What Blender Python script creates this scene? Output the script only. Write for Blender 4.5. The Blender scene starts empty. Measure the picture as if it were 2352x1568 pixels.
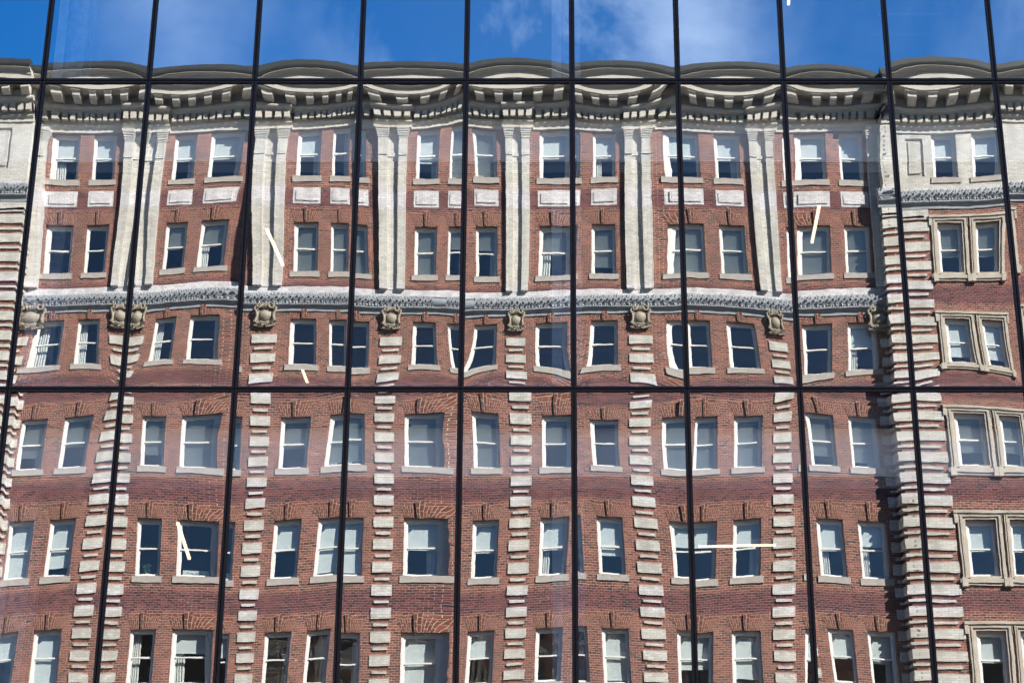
import bpy, math, random
import numpy as np
from mathutils import Vector, noise

sc = bpy.context.scene
C = sc.collection
R = math.radians
random.seed(7)

# ------------------------------------------------------------------ camera
CAM_D, CAM_Z, PITCH = 23.9, 1.6, R(22)
FPX = 10930 * math.tan(PITCH)            # focal length in pixels of a 2352 px wide picture
cam_data = bpy.data.cameras.new("camera")
cam_data.sensor_width = 36
cam_data.lens = FPX / 2352 * 36
cam_data.shift_x = -77 / 2352
cam_data.clip_start = 0.1
cam_data.clip_end = 2000
cam = bpy.data.objects.new("camera", cam_data)
C.objects.link(cam)
cam.location = (0, -CAM_D, CAM_Z)
cam.rotation_euler = (R(90) + PITCH, 0, 0)
sc.camera = cam

# ------------------------------------------------------------------ sun and sky
SUN_AZ, SUN_EL = R(48), R(34)            # azimuth measured from +y towards +x
sun_vec = Vector((math.sin(SUN_AZ) * math.cos(SUN_EL), math.cos(SUN_AZ) * math.cos(SUN_EL), math.sin(SUN_EL)))
sd = bpy.data.lights.new("sun", "SUN")
sd.energy = 5.0
sd.angle = R(0.5)
sd.color = (1.0, 0.955, 0.88)
so = bpy.data.objects.new("sun", sd)
C.objects.link(so)
so.rotation_euler = (-sun_vec).to_track_quat('-Z', 'Y').to_euler()

world = bpy.data.worlds.new("World")
sc.world = world
world.use_nodes = True
wt = world.node_tree
wt.nodes.clear()
def wn(t, **k):
    n = wt.nodes.new(t)
    for a, v in k.items(): setattr(n, a, v)
    return n
sky = wn('ShaderNodeTexSky', sky_type='NISHITA', sun_disc=False)
sky.sun_elevation = SUN_EL
sky.sun_rotation = SUN_AZ
sky.air_density = 1.0
sky.dust_density = 0.2
sky.ozone_density = 3.0
hsv = wn('ShaderNodeHueSaturation')
hsv.inputs['Saturation'].default_value = 1.22
hsv.inputs['Value'].default_value = 1.0
tc = wn('ShaderNodeTexCoord')
mp = wn('ShaderNodeMapping')
mp.inputs['Scale'].default_value = (1.6, 1.0, 1.5)
mp.inputs['Location'].default_value = (0.63, 0.2, 0.05)
nz = wn('ShaderNodeTexNoise')
nz.inputs['Scale'].default_value = 3.2
nz.inputs['Detail'].default_value = 10
nz.inputs['Roughness'].default_value = 0.60
nz.inputs['Distortion'].default_value = 0.35
mix = wn('ShaderNodeMixRGB')
mix.inputs[2].default_value = (5.2, 6.9, 9.8, 1)
bg = wn('ShaderNodeBackground')
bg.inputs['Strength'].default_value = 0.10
wo = wn('ShaderNodeOutputWorld')
L = wt.links.new
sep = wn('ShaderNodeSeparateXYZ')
# away from the sun the sky is deep and polarised, towards it dimmed and greyed to weaken ambient light
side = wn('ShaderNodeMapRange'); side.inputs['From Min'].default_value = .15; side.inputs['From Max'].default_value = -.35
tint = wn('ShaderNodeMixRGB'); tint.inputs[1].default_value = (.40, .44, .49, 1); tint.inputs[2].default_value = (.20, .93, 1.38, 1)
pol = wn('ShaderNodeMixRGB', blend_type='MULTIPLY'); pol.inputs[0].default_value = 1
# broken cloud over the roof line, thin patches either side
cx = wn('ShaderNodeMapRange'); cx.inputs['From Min'].default_value = -.3; cx.inputs['From Max'].default_value = .3
cover = wn('ShaderNodeValToRGB')
for i, (p, v) in enumerate(((0, .0), (.10, .02), (.19, .42), (.28, .12), (.36, .5), (.50, 1), (.60, .85), (.67, .55), (.73, .12), (.82, .1), (.92, .42), (1, .3))):
    e = cover.color_ramp.elements[i] if i < 2 else cover.color_ramp.elements.new(p)
    e.position = p; e.color = (v, v, v, 1)
nm = wn('ShaderNodeMapRange'); nm.inputs['From Min'].default_value = .46; nm.inputs['From Max'].default_value = .68; nm.inputs['To Min'].default_value = .05; nm.inputs['To Max'].default_value = 1.0
cm1 = wn('ShaderNodeMath', operation='MULTIPLY'); cm2 = wn('ShaderNodeMath', operation='MULTIPLY', use_clamp=True)
L(sky.outputs[0], hsv.inputs['Color'])
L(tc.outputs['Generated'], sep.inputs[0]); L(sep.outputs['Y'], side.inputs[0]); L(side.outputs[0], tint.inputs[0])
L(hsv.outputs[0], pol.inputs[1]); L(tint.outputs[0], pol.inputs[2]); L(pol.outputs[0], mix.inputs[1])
L(tc.outputs['Generated'], mp.inputs[0]); L(mp.outputs[0], nz.inputs['Vector']); L(nz.outputs['Fac'], nm.inputs[0])
L(sep.outputs['X'], cx.inputs[0]); L(cx.outputs[0], cover.inputs[0])
L(nm.outputs[0], cm1.inputs[0]); L(cover.outputs[0], cm1.inputs[1])
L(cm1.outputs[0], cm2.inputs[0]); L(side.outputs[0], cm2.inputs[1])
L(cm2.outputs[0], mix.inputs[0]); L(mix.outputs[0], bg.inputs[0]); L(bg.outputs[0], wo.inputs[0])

sc.view_settings.view_transform = 'Standard'
sc.view_settings.look = 'None'
sc.view_settings.exposure = 1.6
sc.view_settings.gamma = 1
sc.cycles.caustics_reflective = False
sc.cycles.caustics_refractive = False
sc.cycles.use_denoising = True
sc.cycles.denoising_prefilter = 'ACCURATE'
sc.cycles.max_bounces = 8
sc.cycles.transparent_max_bounces = 16
sc.cycles.blur_glossy = 0.0
sc.render.filter_size = 1.2

# ------------------------------------------------------------------ mesh helpers
class MB:
    """collects quads / polygons with metre UVs and builds ONE mesh"""
    def __init__(s): s.v = []; s.f = []; s.uv = []; s.m = []; s.sm = []
    def poly(s, pts, uv=None, m=0, smooth=False):
        b = len(s.v); s.v += [tuple(p) for p in pts]; s.f.append(tuple(range(b, b + len(pts))))
        if uv is None:
            a = Vector(pts[1]) - Vector(pts[0]); c = Vector(pts[2]) - Vector(pts[0]); n = a.cross(c)
            n = (abs(n.x), abs(n.y), abs(n.z)); k = n.index(max(n))
            uv = [(p[0], p[2]) if k == 1 else (p[1] + 0.11, p[2]) if k == 0 else (p[0], p[1]) for p in pts]
        s.uv.append(uv); s.m.append(m); s.sm.append(smooth)
    def box(s, x0, x1, y0, y1, z0, z1, skip='', m=0):
        P = lambda a, b, c: (a, b, c)
        if 'b' not in skip: s.poly([P(x1, y1, z0), P(x0, y1, z0), P(x0, y1, z1), P(x1, y1, z1)], m=m)   # +y
        if 'f' not in skip: s.poly([P(x0, y0, z0), P(x1, y0, z0), P(x1, y0, z1), P(x0, y0, z1)], m=m)   # -y
        if 'l' not in skip: s.poly([P(x0, y1, z0), P(x0, y0, z0), P(x0, y0, z1), P(x0, y1, z1)], m=m)
        if 'r' not in skip: s.poly([P(x1, y0, z0), P(x1, y1, z0), P(x1, y1, z1), P(x1, y0, z1)], m=m)
        if 't' not in skip: s.poly([P(x0, y0, z1), P(x1, y0, z1), P(x1, y1, z1), P(x0, y1, z1)], m=m)
        if 'd' not in skip: s.poly([P(x0, y1, z0), P(x1, y1, z0), P(x1, y0, z0), P(x0, y0, z0)], m=m)
    def sweep(s, prof, x0, x1, m=0, smooth=False, seg=1, caps=True):
        """profile [(y,z)...] swept along x, closed back to y=0 side by its own points"""
        n = len(prof); acc = [0]
        for i in range(1, n): acc.append(acc[-1] + math.hypot(prof[i][0] - prof[i-1][0], prof[i][1] - prof[i-1][1]))
        for i in range(n - 1):
            (ya, za), (yb, zb) = prof[i], prof[i + 1]
            s.poly([(x1, ya, za), (x0, ya, za), (x0, yb, zb), (x1, yb, zb)],
                   uv=[(x1, acc[i]), (x0, acc[i]), (x0, acc[i+1]), (x1, acc[i+1])], m=m, smooth=smooth)
        if caps:
            s.poly([(x0, y, z) for y, z in prof], m=m)
            s.poly([(x1, y, z) for y, z in reversed(prof)], m=m)
    def tube(s, pts, rad, n=6, m=0):
        pts = [Vector(p) for p in pts]; rings = []
        if not isinstance(rad, (list, tuple)): rad = [rad] * len(pts)
        ref = None
        for i, p in enumerate(pts):
            d = (pts[min(i + 1, len(pts) - 1)] - pts[max(i - 1, 0)]).normalized()
            if ref is None: ref = d.orthogonal().normalized()
            ref = (ref - d * ref.dot(d)).normalized(); b = d.cross(ref)
            rings.append([p + (ref * math.cos(2 * math.pi * k / n) + b * math.sin(2 * math.pi * k / n)) * rad[i] for k in range(n)])
        for i in range(len(pts) - 1):
            for k in range(n):
                s.poly([rings[i][k], rings[i][(k + 1) % n], rings[i + 1][(k + 1) % n], rings[i + 1][k]], m=m, smooth=True)
        s.poly(list(reversed(rings[0])), m=m); s.poly(rings[-1], m=m)
    def ell(s, c, r, nu=14, nv=9, m=0, f=None):
        def P(i, j):
            a = 2 * math.pi * i / nu; b = math.pi * j / nv - math.pi / 2
            p = [c[0] + r[0] * math.cos(a) * math.cos(b), c[1] + r[1] * math.sin(a) * math.cos(b), c[2] + r[2] * math.sin(b)]
            return tuple(f(p) if f else p)
        for j in range(nv):
            for i in range(nu):
                s.poly([P(i, j), P(i + 1, j), P(i + 1, j + 1), P(i, j + 1)], m=m, smooth=True)
    def leaf(s, base, tip, w, nrm, m=0, lift=0.03):
        b = Vector(base); t = Vector(tip); n = Vector(nrm).normalized(); d = (t - b)
        side = d.cross(n).normalized() * w; mid = b + d * 0.45
        r = mid + n * lift
        for A, B, D in ((b, mid + side, r), (mid + side, t, r), (t, mid - side, r), (mid - side, b, r)):
            s.poly([A, B, D], uv=[(A.x, A.z), (B.x, B.z), (D.x, D.z)], m=m)
    def mesh(s, name, merge=False):
        me = bpy.data.meshes.new(name)
        me.from_pydata(s.v, [], s.f)
        ul = me.uv_layers.new(name="UVMap")
        ul.data.foreach_set("uv", np.array([c for f in s.uv for p in f for c in p], dtype=np.float32))
        me.polygons.foreach_set("material_index", s.m)
        me.polygons.foreach_set("use_smooth", s.sm)
        if merge or any(s.sm):
            import bmesh
            bm = bmesh.new(); bm.from_mesh(me); bmesh.ops.remove_doubles(bm, verts=bm.verts, dist=1e-5); bm.to_mesh(me); bm.free()
        me.update()
        return me
    def build(s, name, mats, parent=None, merge=False):
        me = s.mesh(name, merge)
        for m in (mats if isinstance(mats, (list, tuple)) else [mats]): me.materials.append(m)
        return link(name, me, parent)

def link(name, me, parent=None, loc=(0, 0, 0), rot=(0, 0, 0)):
    o = bpy.data.objects.new(name, me); C.objects.link(o); o.parent = parent; o.location = loc; o.rotation_euler = rot
    return o
def empty(name, loc=(0, 0, 0), parent=None):
    o = bpy.data.objects.new(name, None); C.objects.link(o); o.location = loc; o.parent = parent; o.empty_display_size = .3
    return o
def tag(o, label=None, cat=None, group=None, kind=None):
    for k, v in (('label', label), ('category', cat), ('group', group), ('kind', kind)):
        if v: o[k] = v
    return o

# ------------------------------------------------------------------ materials
def new_mat(name):
    m = bpy.data.materials.new(name); m.use_nodes = True; t = m.node_tree
    return m, t, t.nodes['Principled BSDF'], t.nodes, t.links.new
def plain(name, col, rough=.6, metal=0, var=0.0, vscale=3, dirt=None, bump=0, spec=.5, streak=False):
    m, t, b, N, K = new_mat(name)
    b.inputs['Roughness'].default_value = rough; b.inputs['Metallic'].default_value = metal
    b.inputs['Specular IOR Level'].default_value = spec
    b.inputs['Base Color'].default_value = (*col, 1)
    if var:
        g = N.new('ShaderNodeTexCoord'); mpn = N.new('ShaderNodeMapping')
        mpn.inputs['Scale'].default_value = (1, 1, .25) if streak else (1, 1, 1)
        n = N.new('ShaderNodeTexNoise'); n.inputs['Scale'].default_value = vscale; n.inputs['Detail'].default_value = 6
        K(g.outputs['Object'], mpn.inputs[0]); K(mpn.outputs[0], n.inputs['Vector'])
        r = N.new('ShaderNodeValToRGB'); r.color_ramp.elements[0].position = .3; r.color_ramp.elements[1].position = .7
        d = dirt or tuple(c * (1 - var) for c in col)
        r.color_ramp.elements[0].color = (*d, 1); r.color_ramp.elements[1].color = (*col, 1)
        K(n.outputs['Fac'], r.inputs[0]); K(r.outputs[0], b.inputs['Base Color'])
        if bump:
            bp = N.new('ShaderNodeBump'); bp.inputs['Strength'].default_value = .6; bp.inputs['Distance'].default_value = bump
            n2 = N.new('ShaderNodeTexNoise'); n2.inputs['Scale'].default_value = 25; K(g.outputs['Object'], n2.inputs['Vector'])
            K(n2.outputs['Fac'], bp.inputs['Height']); K(bp.outputs[0], b.inputs['Normal'])
    return m

ROW = 3.64 / 45                      # one brick course
def brick(name, palette, mortar, bw=.215, msize=.0055, band=None, rowh=ROW, var=(.76, 1.17), fleck=0):
    m, t, b, N, K = new_mat(name)
    uv = N.new('ShaderNodeUVMap'); uv.uv_map = 'UVMap'
    # slight unevenness of the courses
    n0 = N.new('ShaderNodeTexNoise'); n0.inputs['Scale'].default_value = 3.0; n0.inputs['Detail'].default_value = 3
    K(uv.outputs[0], n0.inputs['Vector'])
    sub = N.new('ShaderNodeVectorMath'); sub.operation = 'SUBTRACT'; sub.inputs[1].default_value = (.5, .5, .5); K(n0.outputs['Color'], sub.inputs[0])
    sca = N.new('ShaderNodeVectorMath'); sca.operation = 'SCALE'; sca.inputs['Scale'].default_value = .016; K(sub.outputs[0], sca.inputs[0])
    add = N.new('ShaderNodeVectorMath'); K(uv.outputs[0], add.inputs[0]); K(sca.outputs[0], add.inputs[1])
    bt = N.new('ShaderNodeTexBrick'); K(add.outputs[0], bt.inputs['Vector'])
    bt.offset = .5; bt.inputs['Scale'].default_value = 1; bt.inputs['Brick Width'].default_value = bw
    bt.inputs['Row Height'].default_value = rowh; bt.inputs['Mortar Size'].default_value = msize
    bt.inputs['Mortar Smooth'].default_value = .15
    bt.inputs['Color1'].default_value = (0, 0, 0, 1); bt.inputs['Color2'].default_value = (1, 1, 1, 1); bt.inputs['Mortar'].default_value = (.5, .5, .5, 1)
    r = N.new('ShaderNodeValToRGB'); K(bt.outputs['Color'], r.inputs[0])
    e = r.color_ramp.elements
    for i, (p, c) in enumerate(palette):
        x = e[i] if i < 2 else e.new(p)
        x.position = p; x.color = (*c, 1)
    cur = r.outputs[0]
    n1 = N.new('ShaderNodeTexNoise'); n1.inputs['Scale'].default_value = .7; n1.inputs['Detail'].default_value = 8; n1.inputs['Roughness'].default_value = .65
    K(uv.outputs[0], n1.inputs['Vector'])
    mr = N.new('ShaderNodeMapRange'); mr.inputs['From Min'].default_value = .3; mr.inputs['From Max'].default_value = .7
    mr.inputs['To Min'].default_value = var[0]; mr.inputs['To Max'].default_value = var[1]; K(n1.outputs['Fac'], mr.inputs[0])
    mu = N.new('ShaderNodeMixRGB'); mu.blend_type = 'MULTIPLY'; mu.inputs[0].default_value = 1; K(cur, mu.inputs[1]); K(mr.outputs[0], mu.inputs[2])
    cur = mu.outputs[0]
    ms = N.new('ShaderNodeMapping'); ms.inputs['Scale'].default_value = (2.6, .35, 1); K(uv.outputs[0], ms.inputs[0])
    n3 = N.new('ShaderNodeTexNoise'); n3.inputs['Scale'].default_value = 1; n3.inputs['Detail'].default_value = 5; K(ms.outputs[0], n3.inputs['Vector'])
    r3 = N.new('ShaderNodeMapRange'); r3.inputs['From Min'].default_value = .35; r3.inputs['From Max'].default_value = .55; r3.inputs['To Min'].default_value = .80; K(n3.outputs['Fac'], r3.inputs[0])
    mu2 = N.new('ShaderNodeMixRGB'); mu2.blend_type = 'MULTIPLY'; mu2.inputs[0].default_value = 1; K(cur, mu2.inputs[1]); K(r3.outputs[0], mu2.inputs[2]); cur = mu2.outputs[0]
    mo = N.new('ShaderNodeMixRGB'); K(bt.outputs['Fac'], mo.inputs[0]); K(cur, mo.inputs[1]); mo.inputs[2].default_value = (*mortar, 1)
    cur = mo.outputs[0]
    if band:                        # weathered belt below each row of sills, fixed to the masonry
        sx = N.new('ShaderNodeSeparateXYZ'); K(uv.outputs[0], sx.inputs[0])
        mod = N.new('ShaderNodeMath'); mod.operation = 'SUBTRACT'; K(sx.outputs['Y'], mod.inputs[0]); mod.inputs[1].default_value = 16.58 - 3.64 * 4
        pm = N.new('ShaderNodeMath'); pm.operation = 'MODULO'; K(mod.outputs[0], pm.inputs[0]); pm.inputs[1].default_value = 3.64
        cr = N.new('ShaderNodeValToRGB'); dv = N.new('ShaderNodeMath'); dv.operation = 'DIVIDE'; K(pm.outputs[0], dv.inputs[0]); dv.inputs[1].default_value = 3.64
        K(dv.outputs[0], cr.inputs[0]); q = cr.color_ramp.elements
        q[0].position = 0; q[0].color = (0, 0, 0, 1); q[1].position = .04; q[1].color = (1, 1, 1, 1)
        for p, v in ((.19, 1), (.24, 0), (1, 0)):
            z = q.new(p); z.color = (v, v, v, 1)
        mb = N.new('ShaderNodeMixRGB'); mb.blend_type = 'MULTIPLY'; K(cr.outputs[0], mb.inputs[0]); K(cur, mb.inputs[1]); mb.inputs[2].default_value = (*band, 1)
        cur = mb.outputs[0]
    if fleck:                       # lime bloom on the masonry
        f1 = N.new('ShaderNodeTexNoise'); f1.inputs['Scale'].default_value = .55; f1.inputs['Detail'].default_value = 2
        f2 = N.new('ShaderNodeTexNoise'); f2.inputs['Scale'].default_value = 9; f2.inputs['Detail'].default_value = 5; f2.inputs['Roughness'].default_value = .7
        K(uv.outputs[0], f1.inputs['Vector']); K(uv.outputs[0], f2.inputs['Vector'])
        m1 = N.new('ShaderNodeMapRange'); m1.inputs['From Min'].default_value = .60; m1.inputs['From Max'].default_value = .68; K(f1.outputs['Fac'], m1.inputs[0])
        m2 = N.new('ShaderNodeMapRange'); m2.inputs['From Min'].default_value = .58; m2.inputs['From Max'].default_value = .66; K(f2.outputs['Fac'], m2.inputs[0])
        mm_ = N.new('ShaderNodeMath'); mm_.operation = 'MULTIPLY'; K(m1.outputs[0], mm_.inputs[0]); K(m2.outputs[0], mm_.inputs[1])
        m3 = N.new('ShaderNodeMath'); m3.operation = 'MULTIPLY'; K(mm_.outputs[0], m3.inputs[0]); m3.inputs[1].default_value = fleck
        fx = N.new('ShaderNodeMixRGB'); K(m3.outputs[0], fx.inputs[0]); K(cur, fx.inputs[1]); fx.inputs[2].default_value = (.62, .62, .66, 1)
        cur = fx.outputs[0]
    K(cur, b.inputs['Base Color'])
    b.inputs['Roughness'].default_value = .85; b.inputs['Specular IOR Level'].default_value = .25
    bp = N.new('ShaderNodeBump'); bp.inputs['Strength'].default_value = .5; bp.inputs['Distance'].default_value = .006; bp.invert = True
    K(bt.outputs['Fac'], bp.inputs['Height']); K(bp.outputs[0], b.inputs['Normal'])
    return m

RED = [(0, (.10, .054, .051)), (.2, (.165, .065, .053)), (.5, (.23, .080, .061)), (.8, (.28, .096, .069)), (1, (.33, .13, .088))]
M = {}
M['brick'] = brick('red_brick', RED, fleck=.7, mortar=(.62, .54, .46), band=(.62, .56, .70))
M['arch'] = brick('arch_brick', [(0, (.17, .060, .042)), (.5, (.235, .076, .050)), (1, (.29, .10, .065))], (.62, .54, .46), bw=.215)
M['white_brick'] = brick('white_brick', [(0, (.57, .55, .50)), (.5, (.67, .65, .60)), (1, (.75, .73, .68))], (.27, .24, .20), bw=.235, msize=.005, var=(.93, 1.04), band=(1.12, 1.12, 1.25))
M['stone'] = plain('sill_limestone', (.50, .455, .42), .85, var=.25, vscale=4, bump=.004)
M['surround'] = plain('surround_limestone', (.58, .53, .46), .85, var=.3, vscale=2.5, dirt=(.44, .38, .31), bump=.004)
M['cornice'] = plain('cornice_terracotta', (.64, .61, .55), .7, var=.3, vscale=1.2, dirt=(.53, .50, .44))
M['belt'] = plain('belt_glazed', (.38, .41, .45), .55, var=.3, vscale=5)
M['carved'] = plain('carved_stone', (.47, .42, .34), .85, var=.4, vscale=6, dirt=(.26, .22, .17), bump=.006)
M['gutter'] = plain('roof_gutter', (.04, .048, .052), .6, var=.25, vscale=3)
M['paint'] = plain('white_paint', (.80, .80, .78), .45)
M['room'] = plain('room_wall', (.34, .32, .30), .9)
M['asphalt'] = plain('asphalt', (.055, .055, .057), .9, var=.3, vscale=6)
M['paving'] = plain('paving', (.20, .195, .185), .85, var=.2, vscale=3)
M['line'] = plain('road_paint', (.75, .74, .70), .7)
M['bronze'] = plain('dark_bronze', (.030, .024, .022), .5, spec=.25)
M['black'] = plain('black_gasket', (.006, .006, .007), .6)
M['concrete'] = plain('column_concrete', (.42, .42, .43), .9, var=.6, vscale=9, bump=.02)
M['drywall'] = plain('drywall', (.90, .88, .82), .9)
M['ceiling'] = plain('dark_ceiling', (.07, .07, .075), .9)
M['pocket'] = plain('shade_pocket', (.20, .20, .20), .9)
M['cladding'] = plain('column_cladding', (.55, .55, .55), .9, var=.3, vscale=5)
M['carpet'] = plain('office_floor', (.25, .25, .25), .95)
M['bark'] = plain('bark', (.22, .13, .08), .9, var=.3, vscale=8)
M['leafgreen'] = plain('plant_green', (.06, .12, .04), .6)
M['pot'] = plain('pot_white', (.6, .6, .6), .5)
M['ink'] = plain('ink', (.03, .03, .035), .6)
M['metal'] = plain('unit_metal', (.30, .33, .38), .4, metal=.4)

def glassy(name, refl, tint, rcol=(1, 1, 1), bumps=()):
    m = bpy.data.materials.new(name); m.use_nodes = True; t = m.node_tree; t.nodes.clear(); N = t.nodes; K = t.links.new
    out = N.new('ShaderNodeOutputMaterial'); mixs = N.new('ShaderNodeMixShader'); g = N.new('ShaderNodeBsdfGlossy'); tr = N.new('ShaderNodeBsdfTransparent')
    g.inputs['Roughness'].default_value = 0; g.inputs['Color'].default_value = (*rcol, 1); tr.inputs['Color'].default_value = (*tint, 1)
    lw = N.new('ShaderNodeFresnel'); gi = N.new('ShaderNodeNewGeometry'); ior = N.new('ShaderNodeMapRange')     # the same thin sheet from both sides
    ior.inputs['To Min'].default_value = 1.5; ior.inputs['To Max'].default_value = 1 / 1.5
    K(gi.outputs['Backfacing'], ior.inputs[0]); K(ior.outputs[0], lw.inputs['IOR'])
    ma = N.new('ShaderNodeMath'); ma.operation = 'ADD'; ma.use_clamp = True; ma.inputs[1].default_value = refl; K(lw.outputs[0], ma.inputs[0])
    K(ma.outputs[0], mixs.inputs[0]); K(tr.outputs[0], mixs.inputs[1]); K(g.outputs[0], mixs.inputs[2]); K(mixs.outputs[0], out.inputs[0])
    tcn = N.new('ShaderNodeTexCoord'); prev = None
    for (sc3, det, dist) in bumps:
        mpn = N.new('ShaderNodeMapping'); mpn.inputs['Scale'].default_value = sc3
        oi = N.new('ShaderNodeObjectInfo'); ad = N.new('ShaderNodeVectorMath')
        K(tcn.outputs['Object'], ad.inputs[0]); K(oi.outputs['Location'], ad.inputs[1]); K(ad.outputs[0], mpn.inputs[0])
        n = N.new('ShaderNodeTexNoise'); n.inputs['Scale'].default_value = 1; n.inputs['Detail'].default_value = det; K(mpn.outputs[0], n.inputs['Vector'])
        bp = N.new('ShaderNodeBump'); bp.inputs['Strength'].default_value = 1; bp.inputs['Distance'].default_value = dist; K(n.outputs['Fac'], bp.inputs['Height'])
        if prev: K(prev, bp.inputs['Normal'])
        prev = bp.outputs[0]
    if prev: K(prev, g.inputs['Normal'])
    return m
M['curtain_glass'] = glassy('coated_curtain_glass', .36, (.90, .93, .91), (1, 1, .985),
                            bumps=(((6, 6, 8), 0.6, 3.2e-5), ((2.5, 2.5, 4.0), 0, 4.0e-5)))
M['sash_glass'] = glassy('sash_glass', .15, (.93, .97, .97), bumps=(((2.2, 2.2, 2.2), 0, 1.2e-3),))

def blind_mat():
    m, t, b, N, K = new_mat('blind_slats')
    tcn = N.new('ShaderNodeTexCoord'); w = N.new('ShaderNodeTexWave'); w.bands_direction = 'Z'; w.inputs['Scale'].default_value = 6.2
    K(tcn.outputs['Object'], w.inputs['Vector']); r = N.new('ShaderNodeValToRGB'); K(w.outputs['Fac'], r.inputs[0])
    r.color_ramp.elements[0].color = (.52, .56, .55, 1); r.color_ramp.elements[1].color = (.76, .80, .79, 1)
    K(r.outputs[0], b.inputs['Base Color']); b.inputs['Roughness'].default_value = .7
    return m
M['blind'] = blind_mat()
M['shade'] = plain('roller_shade', (.78, .83, .84), .8)
def emis(name, col, s):
    m, t, b, N, K = new_mat(name); b.inputs['Base Color'].default_value = (.8, .8, .8, 1)
    b.inputs['Emission Color'].default_value = (*col, 1); b.inputs['Emission Strength'].default_value = s
    return m
M['lamp'] = emis('lamp_diffuser', (1, .76, .48), 1.05)

# ------------------------------------------------------------------ ground, road, pavements
YF = -36.8
g = MB(); g.poly([(-400, -400, 0), (400, -400, 0), (400, 400, 0), (-400, 400, 0)]); tag(g.build('ground', M['asphalt']), kind='structure')
g = MB(); g.box(-120, 120, -5.2, 0.3, 0.004, .14, skip='d'); tag(g.build('pavement', M['paving']), kind='structure')
g = MB(); g.box(-120, 120, YF - .3, -25.6 + .0, 0.004, .14, skip='d'); tag(g.build('pavement', M['paving']), kind='structure')
g = MB()
for k in range(-12, 13): g.poly([(k * 6, -15.1, .005), (k * 6 + 3, -15.1, .005), (k * 6 + 3, -14.98, .005), (k * 6, -14.98, .005)])
tag(g.build('road_markings', M['line']), kind='structure')

# ================================================================== BRICK BUILDING (behind the camera, facing +y)
bb = empty('brick_building', (0, YF, 0))
tag(bb, 'sunlit red brick and cream trimmed block across the street mirrored in the glass wall', 'building')
PITCHX, XC = 4.40, -0.96
PIL = [XC + PITCHX * j for j in range(-3, 3)]                  # six pilaster axes
XL, XR = XC - 4 * PITCHX + .52, XC + 3 * PITCHX - .52           # inner corners of the two end pavilions
PAV = .42                                                       # how far they stand forward
SILL = [32.36 - 3.64 * i for i in range(6)]                     # rows 0 (top) .. 5
HEAD = [s + 1.90 for s in SILL]; HEAD[0] = SILL[0] + 1.87; HEAD[2] = SILL[2] + 1.80
WALL_TOP = 34.32
OW = 1.04
def bays():
    xs = [XC + PITCHX * j for j in range(-4, 3)]
    for x in xs:
        yield x + 1.35 - OW / 2; yield x + 3.02 - OW / 2
MAINW = list(bays())                                            # left edges of the openings
PW_ = .92
PAVW_R = [13.515, 14.965, 17.6]
PAVW_L = [-19.9 - PW_]
REV = .24

def wall_with_holes(x0, x1, z0, z1, holes, y=0.0, m=0):
    mb = MB()
    xs = sorted({x0, x1, *[h[0] for h in holes], *[h[1] for h in holes]}); zs = sorted({z0, z1, *[h[2] for h in holes], *[h[3] for h in holes]})
    xs = [x for x in xs if x0 <= x <= x1]; zs = [z for z in zs if z0 <= z <= z1]
    for i in range(len(xs) - 1):
        for k in range(len(zs) - 1):
            cx, cz = (xs[i] + xs[i+1]) / 2, (zs[k] + zs[k+1]) / 2
            if any(h[0] < cx < h[1] and h[2] < cz < h[3] for h in holes): continue
            mb.poly([(xs[i+1], y, zs[k]), (xs[i], y, zs[k]), (xs[i], y, zs[k+1]), (xs[i+1], y, zs[k+1])], m=m)
    for a, b, c, d in holes:
        r = y - REV
        mb.poly([(a, y, c), (a, r, c), (a, r, d), (a, y, d)], m=m)
        mb.poly([(b, r, c), (b, y, c), (b, y, d), (b, r, d)], m=m)
        mb.poly([(a, y, d), (a, r, d), (b, r, d), (b, y, d)], m=m)
        mb.poly([(a, r, c), (a, y, c), (b, y, c), (b, r, c)], m=m)
    return mb

holes = [(x, x + OW, SILL[r], HEAD[r]) for x in MAINW for r in range(6)]
mb = wall_with_holes(XL, XR, 0, WALL_TOP, holes)
mb.build('wall', M['brick'], bb)
# end pavilions: red brick below the garland, cream brick above it
GAR_P = 31.35                                                    # underside of garland on the pavilions
PAVHEAD = 1.86
for side, (a, b, ws) in enumerate(((XR, XR + 14, PAVW_R), (XL - 14, XL, PAVW_L))):
    hl = [(x, x + PW_, SILL[r], SILL[r] + PAVHEAD) for x in ws for r in range(1, 6)]
    w = wall_with_holes(a, b, 0, GAR_P + .3, hl, y=PAV)
    w.box(a, b, -.3, PAV, 0, GAR_P + .3, skip='fbtd' + ('r' if side == 0 else 'l'))
    w.build('pavilion_wall', M['brick'], bb)
    hl = [(x, x + PW_, SILL[0], HEAD[0]) for x in ws]
    # blind recessed panel beside the windows
    px = (a + .75, a + 1.45) if side == 0 else (b - 1.45, b - .75)
    pan = (px[0], px[1], 32.45, 34.05)
    w = wall_with_holes(a, b, GAR_P + .3, WALL_TOP, hl + [pan], y=PAV)
    w.box(a, b, -.3, PAV, GAR_P + .3, WALL_TOP, skip='fbtd' + ('r' if side == 0 else 'l'))
    w.box(pan[0], pan[1], PAV - .09, PAV - .085, pan[2], pan[3], skip='lrtdf')
    w.box(pan[0] + .12, pan[1] - .12, PAV - .085, PAV - .03, pan[2] + .14, pan[3] - .12, skip='f')
    w.build('pavilion_wall', M['white_brick'], bb)

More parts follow.
